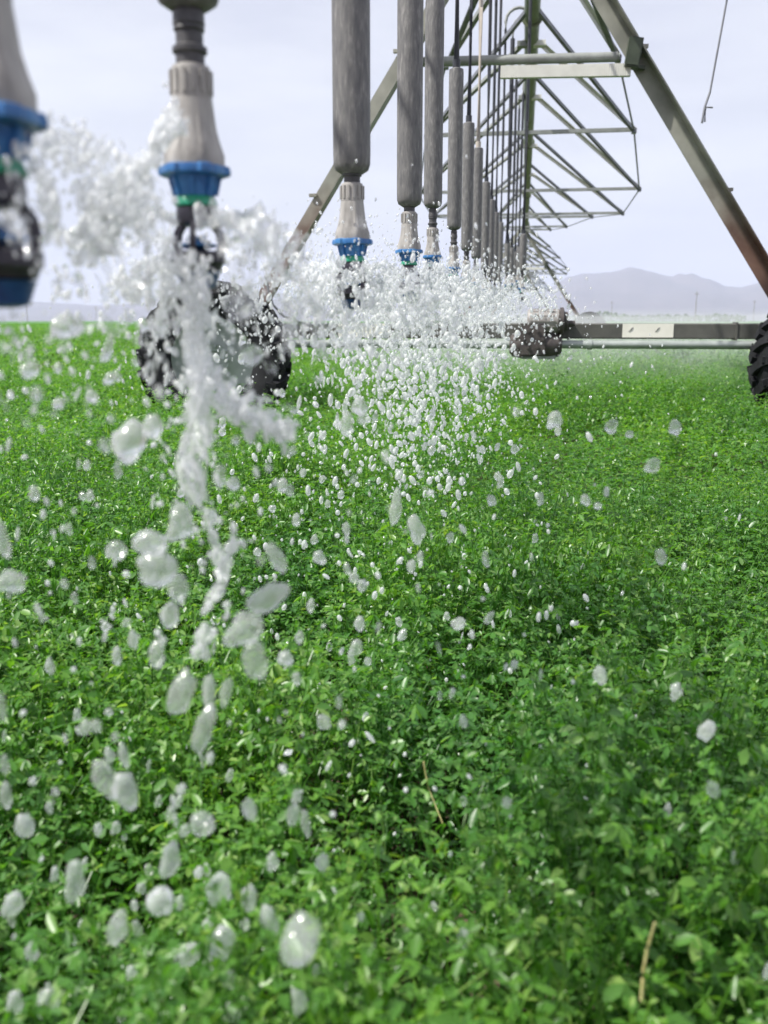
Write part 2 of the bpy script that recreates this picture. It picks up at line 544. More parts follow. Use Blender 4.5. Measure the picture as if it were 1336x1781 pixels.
CAN = 0.335
zs = [zone(.22, 3.3, 820, 16, CAN, 15, .0166, True, 1),
      zone(.22, 3.3, 420, 8, .2, 9, .019, True, 5),
      zone(3.3, 10.5, 440, 12, CAN, 10, .024, False, 2),
      zone(3.3, 10.5, 120, 6, .2, 8, .032, False, 6),
      zone(10.5, 45, 42, 8, CAN, 8, .055, False, 3),
      zone(45, 170, 3.2, 6, .24, 6, .11, False, 4)]
V, L, S_ = combine(zs)
fo = bpy.data.objects.new('alfalfa_crop', bulk_mesh('alfalfa_crop', V, L, S_, M['leaf']))
col.objects.link(fo)
tag(fo, 'dense bright green alfalfa crop covering the flat field', 'alfalfa', kind='stuff')
fs_ = MB()
fs_.add([(-420, 60, .2), (420, 60, .2), (900, 420, .24), (-900, 420, .24), (2500, 1500, .3), (-2500, 1500, .3)], [(0, 1, 2, 3), (3, 2, 4, 5)])
tag(fs_.build('distant_crop', crop_sheet(), smooth=0), 'far green crop reaching from the watered strip to the horizon', 'alfalfa', kind='stuff')

# two dry stalks standing out of the crop
def stalk(pts, r, label):
    mb = MB()
    p = [Vector(q) for q in pts]
    fine = []
    for i in range(len(p) - 1):
        for k in range(4):
            fine.append(p[i].lerp(p[i + 1], k / 4))
    fine.append(p[-1])
    mb.tube(fine, r, 6, [1 - .5 * i / len(fine) for i in range(len(fine))])
    tag(mb.build('dry_stalk', M['straw']), label, 'stalk', 'dry stalks in the alfalfa')
stalk([at(1116, 1740, .64), at(1119, 1690, .64), at(1126, 1650, .64), at(1139, 1605, .635)], .0017, 'upright curved yellow dry stalk in the near alfalfa at lower right')
stalk([at(737, 1325, 1.02), at(745, 1370, 1.02), at(770, 1432, 1.0)], .0013, 'thin broken straw leaning in the alfalfa near the middle of the field')

# ------------------------------------------------------------------ pivot spans
PZ = HC + 2.74
def span(y0, y1, joints, name_label, detail=True):
    root = empty('pivot_span', (0, y0, PZ))
    o = Vector((0, y0, PZ))
    L = y1 - y0
    mb = MB()
    mb.lathe([(.071, .002), (.071, L - .002)], 28, axis='Y')
    k = 1
    for yy in np.arange(3, L, 6.2):
        mb.lathe([(.098, yy), (.098, yy + .02)], 24, axis='Y')
    for yy in (.05, L - .09):
        mb.lathe([(.11, yy), (.11, yy + .04)], 24, axis='Y')
    mb.build('main_pipe', M['pipe'], root)
    nodes = [y0 + .25] + [j[0] - .2 for j in joints]
    for s in (-1, 1):
        pts = [Vector((s * .08, .15, -.05))] + [Vector((s * lat, yj - y0, -dr)) for yj, lat, dr in joints] + [Vector((s * .08, L - .15, -.05))]
        rod = MB()
        for a, b in zip(pts[:-1], pts[1:]):
            rod.tube([a, b], .0105, 6)
        rod.build('truss_rod', M['brace'], root)
        for i, (yj, lat, dr) in enumerate(joints):
            top = Vector((s * .07, nodes[i] - y0, -.035))
            b = MB(); b.angle(top, Vector((s * lat, yj - y0, -dr)), .036, .006, up=(0, 0, 1), s=s)
            b.box(Vector((s * lat, yj - y0, -dr)), (.05, .10, .05))
            b.build('truss_brace', M['brace'], root)
            b = MB(); b.angle(Vector((s * .07, nodes[i] - y0 + .9, -.03)), Vector((s * lat, yj - y0 + .05, -dr + .03)), .04, .006, up=(1, 0, 0), s=-s)
            b.box(Vector((s * .08, nodes[i] - y0 + .9, -.05)), (.12, .1, .05))
            b.build('truss_brace', M['bright'] if s > 0 else M['steel'], root)  # right braces take the steel with sunlight painted in, left ones plain steel
    for i, (yj, lat, dr) in enumerate(joints):
        b = MB(); b.angle(Vector((-lat, yj - y0, -dr)), Vector((lat, yj - y0, -dr)), .042, .006, up=(0, 0, 1))
        b.build('spreader', M['steel'], root)
    tag(root, name_label, 'irrigation span', 'spans of the irrigation pipe')
    return root

J1 = [(9.3, .79, .394), (11.57, 1.20, .60), (14.8, 1.655, .827), (17.73, 1.715, .857), (20.06, 1.335, .667), (23.9, .98, .49), (26.4, .66, .33)]
T1, T2, T3, T4 = 6.3, 28.5, 50.7, 72.9
span(-12.0, T1, [(-9, .9, .45), (-6, 1.5, .75), (-2.8, 1.85, .92), (.4, 1.5, .74), (4.5, .93, .46)],
     'near irrigation span whose pipe and truss pass overhead before the first tower')
span(T1, T2, J1, 'irrigation span of pipe tinted green by crop reflection and triangular truss behind the first tower')
def shift(j, d): return [(a + d, b, c) for a, b, c in j]
span(T2, T3, shift(J1, T2 - T1), 'smaller distant irrigation span beyond the second tower')
span(T3, T4, shift(J1, T3 - T1), 'farthest irrigation span, tiny behind the spray')

# ------------------------------------------------------------------ towers
def make_wheel_meshes():
    t = MB()
    prof = [(.30, -.085), (.315, -.10), (.40, -.145), (.47, -.15), (.515, -.125), (.525, -.06), (.525, .06), (.515, .125), (.47, .15), (.40, .145), (.335, .10)]
    t.lathe(prof, 48, axis='Y', cap=False)
    nl = 22
    for s in (-1, 1):
        for k in range(nl):
            a = 2 * math.pi * (k + (.5 if s > 0 else 0)) / nl
            # chevron lug from the shoulder to the centre line
            pts = []
            for u in range(5):
                q = u / 4
                aa = a + q * .17
                rr = .54 - .05 * (1 - q) ** 3
                yy = s * (.158 * (1 - q) - .005)
                pts.append(Vector((rr * math.cos(aa), yy, rr * math.sin(aa))))
            mid = Vector((math.cos(a), 0, math.sin(a)))
            t.sweep(pts, [(-.024, -.026), (.024, -.026), (.018, .026), (-.018, .026)], up=(-mid.z, .3 * s, mid.x))
            # side bar of the lug running down the shoulder
            p0 = Vector((.535 * math.cos(a), s * .140, .535 * math.sin(a)))
            p1 = Vector((.43 * math.cos(a - .03), s * .150, .43 * math.sin(a - .03)))
            t.sweep([p0, p1], [(-.024, -.012), (.024, -.012), (.02, .014), (-.02, .014)], up=(0, s, 0), scales=[1, .7])
    rim = MB()
    prof = [(.0, -.005), (.05, -.005), (.055, -.02), (.10, -.022), (.12, -.005), (.20, .01), (.265, -.01), (.285, -.055), (.300, -.075), (.318, -.078), (.338, -.105), (.345, -.10),
            (.345, .10), (.30, .07), (.1, .04), (.0, .04)]
    rim.lathe(prof, 48, axis='Y', cap=False)
    for k in range(8):
        a = 2 * math.pi * k / 8
        rim.lathe([(.0, -.026), (.012, -.024), (.013, -.004), (0, .0)], 6, origin=(.085 * math.cos(a), -.012, .085 * math.sin(a)), axis='Y', cap=False)
    for k in range(4):
        a = 2 * math.pi * k / 4 + .4
        rim.lathe([(.0, -.012), (.018, -.01), (.02, .0)], 10, origin=(.235 * math.cos(a), .0, .235 * math.sin(a)), axis='Y', cap=False)
    return t.mesh('tyre', M['tyre'], 30), rim.mesh('rim', M['rim'], 30)
TYRE, RIM = make_wheel_meshes()

def make_tower():
    """first tower, at Y = T1; child coordinates are relative to the root on the ground"""
    root = empty('pivot_tower', (0, T1, 0))
    O = Vector((0, T1, 0))
    def q(px, py, Y): return at(px, py, Y) - O
    # wheels
    for px in (374, 1458):
        c = q(px, 619, 6.12)
        c.z = .565
        wh = empty('wheel'); place(wh, root, c)
        for me in (TYRE, RIM):
            ob = bpy.data.objects.new(me.name, me); col.objects.link(ob); ob.parent = wh
        wh.children[-1].scale = (.93, 1, .93); wh.children[0].scale = (1.02, 1, 1.02)
        wh.rotation_euler = (0, random.uniform(0, .3), R(6 if px < 700 else 3))
    # legs: steel angles from the beam ends up to the pipe
    for s, bot, top in ((-1, q(424, 556, 6.32), q(889, -238, 6.3)), (1, q(1394, 556, 6.32), q(933, -225, 6.3))):
        b = MB()
        of = Vector((.086, 0, -.05)) if s < 0 else Vector((0, 0, 0))
        b.angle(bot + of, top + of, .105, .009, up=(0, -1, 0), s=1)
        b.tube([bot + Vector((0, .03, 0)), top + Vector((0, .03, 0))], .008, 6)
        for u in (.3, .62):
            p = bot.lerp(top, u); b.box(p + Vector((s * .02, -.012, 0)), (.05, .03, .02))
        b.build('leg', M['legw'], root)
    # base beam: long tube between the wheels
    zb = HC - .066
    x0, x1 = q(415, 575, 6.34).x, q(1420, 575, 6.34).x
    b = MB()
    b.sweep([(x0, .04, zb), (x1, .04, zb)], [(-.05, -.042), (-.042, -.05), (.042, -.05), (.05, -.042), (.05, .042), (.042, .05), (-.042, .05), (-.05, .042)])
    for xx in (x0 + .5, x1 - .5, 0.3, -.35):
        b.box((xx, .04, zb), (.012, .115, .115))
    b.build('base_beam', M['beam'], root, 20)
    # stickers on the beam
    for px0, px1 in ((588, 676), (1083, 1172)):
        xa, xb = q(px0, 573, 6.28).x, q(px1, 573, 6.28).x
        b = MB(); b.box(((xa + xb) / 2, -.0125, zb + .004), (xb - xa, .003, .088))
        st = b.build('sticker', M['sticker'], root, 0)
        for fx in (.12, .64):
            ink = MB()
            x = xa + (xb - xa) * fx
            pts = [Vector((x + u * .03, -.0150, zb + .004 + .007 * math.sin(u * 4.4 - 2.2) + u * .012)) for u in [i / 7 for i in range(8)]]
            ink.tube(pts, .0026, 5, [.4, .8, 1, 1.2, 1.4, 1.2, .9, .3])
            ink.build('sticker_mark', M['ink'], st)
    # drive shaft below the beam
    zs_ = HC - .152
    b = MB(); b.tube([(x0 + .12, -.05, zs_), (x1 - .1, -.05, zs_)], .027, 16)
    for xx in (x0 + .55, .42, -.3, x1 - .4):
        b.lathe([(.034, 0), (.034, .03)], 14, origin=(xx, -.05, zs_), axis='X')
    b.build('drive_shaft', M['shaft'], root)
    # gear box and motor in the middle of the beam
    gx = q(932, 590, 6.2).x
    b = MB()
    b.box((gx - .02, -.05, zb - .05), (.16, .2, .2)); b.box((gx - .08, -.06, zb - .10), (.1, .15, .13))
    b.lathe([(.05, -.17), (.075, -.15), (.085, -.1), (.085, .1), (.075, .15), (.05, .17)], 20, origin=(gx, -.06, zb - .09), axis='X')
    for k in range(6):
        a = k * math.pi / 3
        b.lathe([(.0, -.02), (.012, -.02), (.012, 0)], 6, origin=(gx - .02 + .06 * math.cos(a), -.15, zb - .05 + .06 * math.sin(a)), axis='Y')
    b.build('gear_box', M['gear'], root)
    b = MB()
    b.lathe([(.0, -.01), (.07, -.008), (.076, 0), (.078, .02), (.078, .19), (.07, .2), (.07, .205)], 28, origin=(gx - .05, -.07, zb + .064), axis='X')
    for k in range(14):
        a = 2 * math.pi * k / 14
        b.box((gx + .04, -.07 + .078 * math.cos(a), zb + .064 + .078 * math.sin(a)), (.16, .006, .006))
    mo = b.build('motor', M['motor'], root)
    b = MB()
    b.lathe([(.0, .2), (.088, .2), (.088, .222), (.06, .232), (.06, .25), (.045, .255), (0, .255)], 28, origin=(gx - .05, -.07, zb + .064), axis='X', cap=False)
    b.lathe([(.0, .0), (.018, .0), (.018, .05), (0, .05)], 12, origin=(gx + .2, -.07, zb + .05), axis='X', cap=False)
    b.build('motor_cap', M['gear'], mo)
    b = MB(); b.box((gx + .02, -.06, zb - .155), (.22, .09, .05)); b.build('mount_plate', M['steel'], root)
    # cross tubes high on the tower
    b = MB(); b.tube([q(688, 109, 6.36), q(1074, 99, 6.36)], .030, 16)
    b.tube([q(1062, 99.5, 6.36), q(1078, 98.8, 6.36)], .024, 12); b.build('cross_tube', M['steel'], root)
    b = MB()
    a, c = q(871, 126, 6.25), q(1097, 122, 6.25)
    b.sweep([a, c], [(-.02, -.035), (.02, -.035), (.02, .035), (-.02, .035)])
    for i in range(56):
        p = a.lerp(c, (i + .5) / 56); b.box(p, (.004, .0424, .0718))
    b.build('conduit', M['bright'], root, 20)  # sunlit pallor of the bar comes from its base colour
    # dark box on the right leg
    b = MB()
    p = q(1102, 93, 6.24)
    rot = Matrix.Rotation(R(8), 3, 'Y')
    b.box(p, (.085, .09, .165), rot); b.box(p + Vector((0, -.047, 0)), (.07, .012, .15), rot); b.box(p + Vector((.03, .02, -.075)), (.09, .04, .02), rot)
    b.build('junction_box', M['box'], root, 0)
    # cable drooping from the left leg onto the beam
    b = MB()
    pts = [q(462, 480, 6.2), q(467, 505, 6.18), q(475, 530, 6.16), (q(492, 549, 6.16)), q(515, 560, 6.18), q(545, 565, 6.22), q(575, 564, 6.27)]
    b.tube(pts, .009, 8); b.build('power_cable', M['hose'], root)
    return root
tower = make_tower()
tag(tower, 'first irrigation tower, on two lugged tyres with a long base beam', 'irrigation tower', 'towers of the pivot')
t2 = copy_tree(tower); t2.location.y = T2
tag(t2, 'second irrigation tower, small and half lost in mist behind the first', 'irrigation tower')
t3 = copy_tree(tower); t3.location.y = T3
tag(t3, 'farthest irrigation tower, tiny behind the spray', 'irrigation tower')

# wire with a hook hanging from the near truss
def hanging_wire():
    a = Vector((.93, 4.5, PZ - .47)); b = at(1235, 160, 4.5)
    mb = MB()
    mb.tube([a, a.lerp(b, .5) + Vector((.004, 0, 0)), b], .0045, 6)
    mb.tube([b, at(1226, 186, 4.5), at(1221, 214, 4.5)], .0055, 6)
    mb.tube([at(1240, 187, 4.5), at(1229, 186.5, 4.5), at(1227, 190, 4.5), at(1226, 212, 4.5)], .004, 6)
    tag(mb.build('hanging_wire', M['brace']), 'thin steel wire with a small hook hanging beside the right tower leg', 'wire')
hanging_wire()

# ------------------------------------------------------------------ sprinkler drops
# vertical positions are measured from the lower end of the weight (z = 0)
def drop_meshes():
    m = {}
    b = MB()   # slip-on weight, 0.66 m long
    r = .0285
    prof = [(r * .55, 0), (r * .88, .006), (r * .98, .014), (r, .03)] + [(r, .03 + .55 * i / 6) for i in range(1, 6)] + [(r, .585), (r * .96, .595), (r * .6, .60)]
    b.lathe(prof, 32); m['weight'] = b.mesh('weight', M['weight'], 40)
    b = MB(); b.lathe([(r * .55, 0), (r * .9, .006), (r, .02), (r, .27), (r * .96, .28), (r * .6, .285)], 24); m['short_weight'] = b.mesh('weight', M['weight'], 40)
    b = MB()   # barbed fitting
    prof = [(.0115, .004), (.0135, -.004), (.0138, -.012), (.0128, -.013), (.0135, -.016), (.0118, -.018), (.0118, -.028), (.0150, -.030), (.0150, -.034), (.0125, -.036), (.0125, -.048)]
    b.lathe(prof, 28); m['barb_fitting'] = b.mesh('barb_fitting', M['barb'], 30)
    b = MB()   # ribbed cap and bell-shaped body
    b.lathe([(.0125, -.044), (.0160, -.0455), (.0172, -.050), (.0176, -.068), (.0178, -.071)], 36)
    for k in range(14):
        a = 2 * math.pi * k / 14
        b.box((.0172 * math.cos(a), .0172 * math.sin(a), -.0585), (.0034, .0034, .019), Matrix.Rotation(a, 3, 'Z'))
    b.lathe([(.0172, -.0705), (.0178, -.073), (.0180, -.084), (.0194, -.0965), (.0222, -.108), (.0254, -.118), (.0266, -.124), (.0268, -.1275)], 60,
            rmod=lambda t, i: 1 + (.055 * (math.cos(6 * t) > .45) if 2 <= i <= 5 else 0))
    m['regulator'] = b.mesh('pressure_regulator', M['tan'], 30)
    b = MB()   # blue ring with lugs and ribbed cone
    b.lathe([(.0268, -.1272), (.0294, -.1285), (.0302, -.132), (.0299, -.1365), (.0260, -.1385)], 60, rmod=lambda t, i: 1 + .09 * (math.cos(6 * t + .4) > .2) - .03)
    b.lathe([(.0210, -.1380), (.0198, -.145), (.0174, -.154), (.0164, -.1585)], 36)
    for k in range(8):
        a = 2 * math.pi * k / 8
        b.sweep([(.0220 * math.cos(a), .0220 * math.sin(a), -.139), (.0182 * math.cos(a), .0182 * math.sin(a), -.1575)], [(-.0016, -.0016), (.0016, -.0016), (.0016, .0016), (-.0016, .0016)])
    m['collar'] = b.mesh('blue_collar', M['blue'], 30)
    b = MB()   # green nozzle
    b.lathe([(.0160, -.1583), (.0172, -.160), (.0192, -.1655), (.0190, -.1685), (.0150, -.170)], 36)
    m['nozzle'] = b.mesh('nozzle', M['green'], 30)
    b = MB()   # black head: cap, three arms and the lower cup
    b.lathe([(.0150, -.1698), (.0172, -.1705), (.0178, -.175), (.0178, -.186), (.0160, -.188), (.010, -.190)], 36)
    for k in range(3):
        a = 2 * math.pi * k / 3 + .5
        ca, sa = math.cos(a), math.sin(a)
        b.sweep([(.0150 * ca, .0150 * sa, -.186), (.0215 * ca, .0215 * sa, -.195), (.0235 * ca, .0235 * sa, -.207), (.0215 * ca, .0215 * sa, -.2195)],
                [(-.0035, -.0022), (.0035, -.0022), (.0035, .0022), (-.0035, .0022)], up=(-sa, ca, 0))
    b.lathe([(.0215, -.2165), (.0245, -.2185), (.0245, -.228), (.0220, -.2305), (.0205, -.236), (.013, -.238)], 36)
    m['head'] = b.mesh('sprinkler_head', M['black'], 30)
    b = MB()   # deflector pad between the arms
    b.lathe([(.0035, -.2165), (.012, -.2125), (.0165, -.2105), (.0165, -.2085), (.006, -.206), (.003, -.200)], 36, rmod=lambda t, i: 1 + .05 * math.cos(16 * t))
    m['pad'] = b.mesh('deflector', M['blue'], 30)
    b = MB(); b.lathe([(.0205, -.2378), (.0190, -.240), (.0150, -.254), (.008, -.256)], 30); m['foot'] = b.mesh('foot_cap', M['navy'], 30)
    return m
DM = drop_meshes()
def link(me, parent, name=None):
    o = bpy.data.objects.new(name or me.name, me); col.objects.link(o); o.parent = parent; return o

HEADS = []
def make_drop(px, Y, zb, label, ext=0.0, hosemat='hose', yaw=0.0, scale=1.0, hr=.012, short=False):
    """px: where the weight's axis stands at horizon height; zb: weight's lower end above the eye; ext: bare fitting between weight and regulator"""
    p = at(px, 558, Y)
    root = empty('sprinkler_drop', (p.x, Y, HC + zb), yaw)
    root.scale = (scale,) * 3
    link(DM['short_weight' if short else 'weight'], root)
    wt = .28 if short else .595
    # hose and goose-neck up to the pipe
    zt = (PZ - (HC + zb)) / scale
    h = MB()
    ax, ay = -p.x * math.cos(yaw), p.x * math.sin(yaw)
    pts = [Vector((0, 0, wt)), Vector((.003, .002, wt + (zt - wt) * .4)), Vector((0, 0, zt - .02))]
    h.tube(pts, hr, 10); h.lathe([(hr + .003, wt), (hr + .003, wt + .035)], 12)
    h.build('hose', M[hosemat], root)
    gn = MB()
    loc = Vector((-p.x / scale, 0, 0)); loc = Matrix.Rotation(-yaw, 3, 'Z') @ loc
    arc = [Vector((0, 0, zt - .03))] + [loc * ((1 - math.cos(t)) / 2) + Vector((0, 0, zt + .05 + .12 * math.sin(t))) for t in [i * math.pi / 8 for i in range(9)]] + [loc + Vector((0, 0, zt + .06))]
    gn.tube(arc, .015, 10)
    gn.build('gooseneck', M['steel'], root)
    if ext > 0:
        b = MB(); b.lathe([(.0105, .004), (.0105, -ext + .002)], 16)
        b.lathe([(.0125, -.008), (.0125, -.014)], 16); b.lathe([(.0125, -ext + .012), (.0125, -ext + .006)], 16)
        b.build('extension_pipe', M['barb'], root)
    for k in ('barb_fitting', 'regulator', 'collar', 'nozzle', 'head', 'pad', 'foot'):
        o = link(DM[k], root)
        o.location.z = -ext
        if k in ('collar', 'nozzle', 'head', 'pad', 'foot'):
            o.scale.z = .82; o.location.z = -ext - .1272 * .18
    tag(root, label, 'sprinkler', 'sprinkler drops hanging from the pipe')
    HEADS.append(Vector((p.x, Y, HC + zb - (ext + .19) * scale)))
    return root

make_drop(6, .50, .240, 'nearest sprinkler drop, cut off by the left edge, with tan body and blue collar', yaw=.5)
make_drop(349, .77, .243, 'second nearest sprinkler drop, tan regulator above a blue collar and green nozzle', yaw=.2, scale=.93)
make_drop(614, 1.46, .219, 'sprinkler drop with the widest fully seen grey weight, right of the left tower leg', ext=-.032, yaw=1.0)
make_drop(711, 2.16, .252, 'fourth sprinkler drop from the left, grey weight running out of the top', ext=-.034, yaw=2.0)
make_drop(751, 2.98, .343, 'fifth sprinkler drop from the left, weight top just inside the picture', ext=.015, yaw=.7)
make_drop(787.5, 3.83, .356, 'sixth sprinkler drop from the left, its weight hanging below a dark hose', ext=.017, yaw=1.7)
make_drop(809.5, 4.75, .34, 'seventh sprinkler drop from the left, shorter looking weight on a dark hose', yaw=.1)
make_drop(826, 5.45, .345, 'eighth sprinkler drop from the left, hung on a pale tan hose', hosemat='palehose', yaw=1.1)
make_drop(841, 6.75, .345, 'ninth sprinkler drop from the left, first behind the tower legs')
make_drop(850.5, 7.75, .35, 'tenth sprinkler drop from the left in the crowded row', yaw=.6)
make_drop(858.5, 8.6, .345, 'eleventh sprinkler drop from the left, last before the gap in the row', yaw=1.6)
def zb_at(px, py, Y): return at(px, py, Y).z - HC
make_drop(867, 9.6, .36, 'twelfth sprinkler drop from the left, on a thin hose at the end of the row', yaw=.4)
make_drop(879, 9.9, zb_at(879, 473, 9.9), 'short weighted sprinkler drop on the boldest hose, just right of the main row', yaw=.5, hr=.022, short=True)
make_drop(887, 11.5, zb_at(887, 474, 11.5), 'short weighted sprinkler drop next right of the boldest hose', yaw=.3, hr=.016, short=True)
make_drop(893, 13.0, zb_at(893, 476, 13.0), 'short weighted sprinkler drop, third of the bunch beside the green-tinted pipe', yaw=1.9, hr=.016, short=True)
make_drop(899, 12.2, zb_at(899, 470, 12.2), 'short weighted sprinkler drop, fourth of the bunch beside the green-tinted pipe', yaw=.9, hr=.016, short=True)
make_drop(906, 7.6, zb_at(906, 472, 7.6), 'widest short weighted sprinkler drop, touching the left side of the green-tinted pipe', yaw=.2, hr=.014, short=True)

# ------------------------------------------------------------------ water
def ico(sub):
    bm = bmesh.new(); bmesh.ops.create_icosphere(bm, subdivisions=sub, radius=1)
    v = np.array([p.co[:] for p in bm.verts]); f = np.array([[q.index for q in t.verts] for t in bm.faces]); bm.free()
    return v, f
I1, I2, I3 = ico(1), ico(2), ico(3)
# blob variants for the larger drops: lumpy, falling, some with a lobe
BLOBS = []
for k in range(12):
    V0, F0 = I3
    vv = V0.copy()
    off = Vector((k * 3.7, 1.3 * k, .5))
    for i in range(len(vv)):
        d = Vector(vv[i])
        s = 1 + .3 * mnoise.noise(d * 1.2 + off) + .13 * mnoise.noise(d * 2.2 + off)
        if k % 3 == 1: s *= 1 + .35 * max(0, d.z) ** 3            # pulled upward
        if k % 3 == 2: s *= 1 + .3 * max(0, d.dot(Vector((.6, .2, .7)).normalized())) ** 4 - .12 * max(0, d.dot(Vector((-.8, 0, .3))))
        if k % 4 == 3:                                             # two or three lobes run together
            for ld in (Vector((.5, .1, .85)), Vector((-.6, -.3, -.7)), Vector((.75, .5, -.4)))[:2 + k % 2]:
                s += .55 * math.exp(-(1 - d.dot(ld.normalized())) / .16)
            s *= .82
        vv[i] = vv[i] * s
    me = bulk_mesh('water_drop', vv, F0.ravel(), np.arange(0, F0.size, 3), M['water'], True)
    BLOBS.append(me)

DROPS = []     # (pos, rx, rz, tilt, label or None, zone)
def px_drop(x, y, rx, ry, Y, tilt=0.0, label=None, zone='a'):
    p = at(x, y, Y)
    z = (p - EYE).dot(FV)
    k = z / FPX
    DROPS.append((p, max(1.0, rx - 2.0) * k, max(1.2, ry - 2.0) * k, tilt, label, zone))

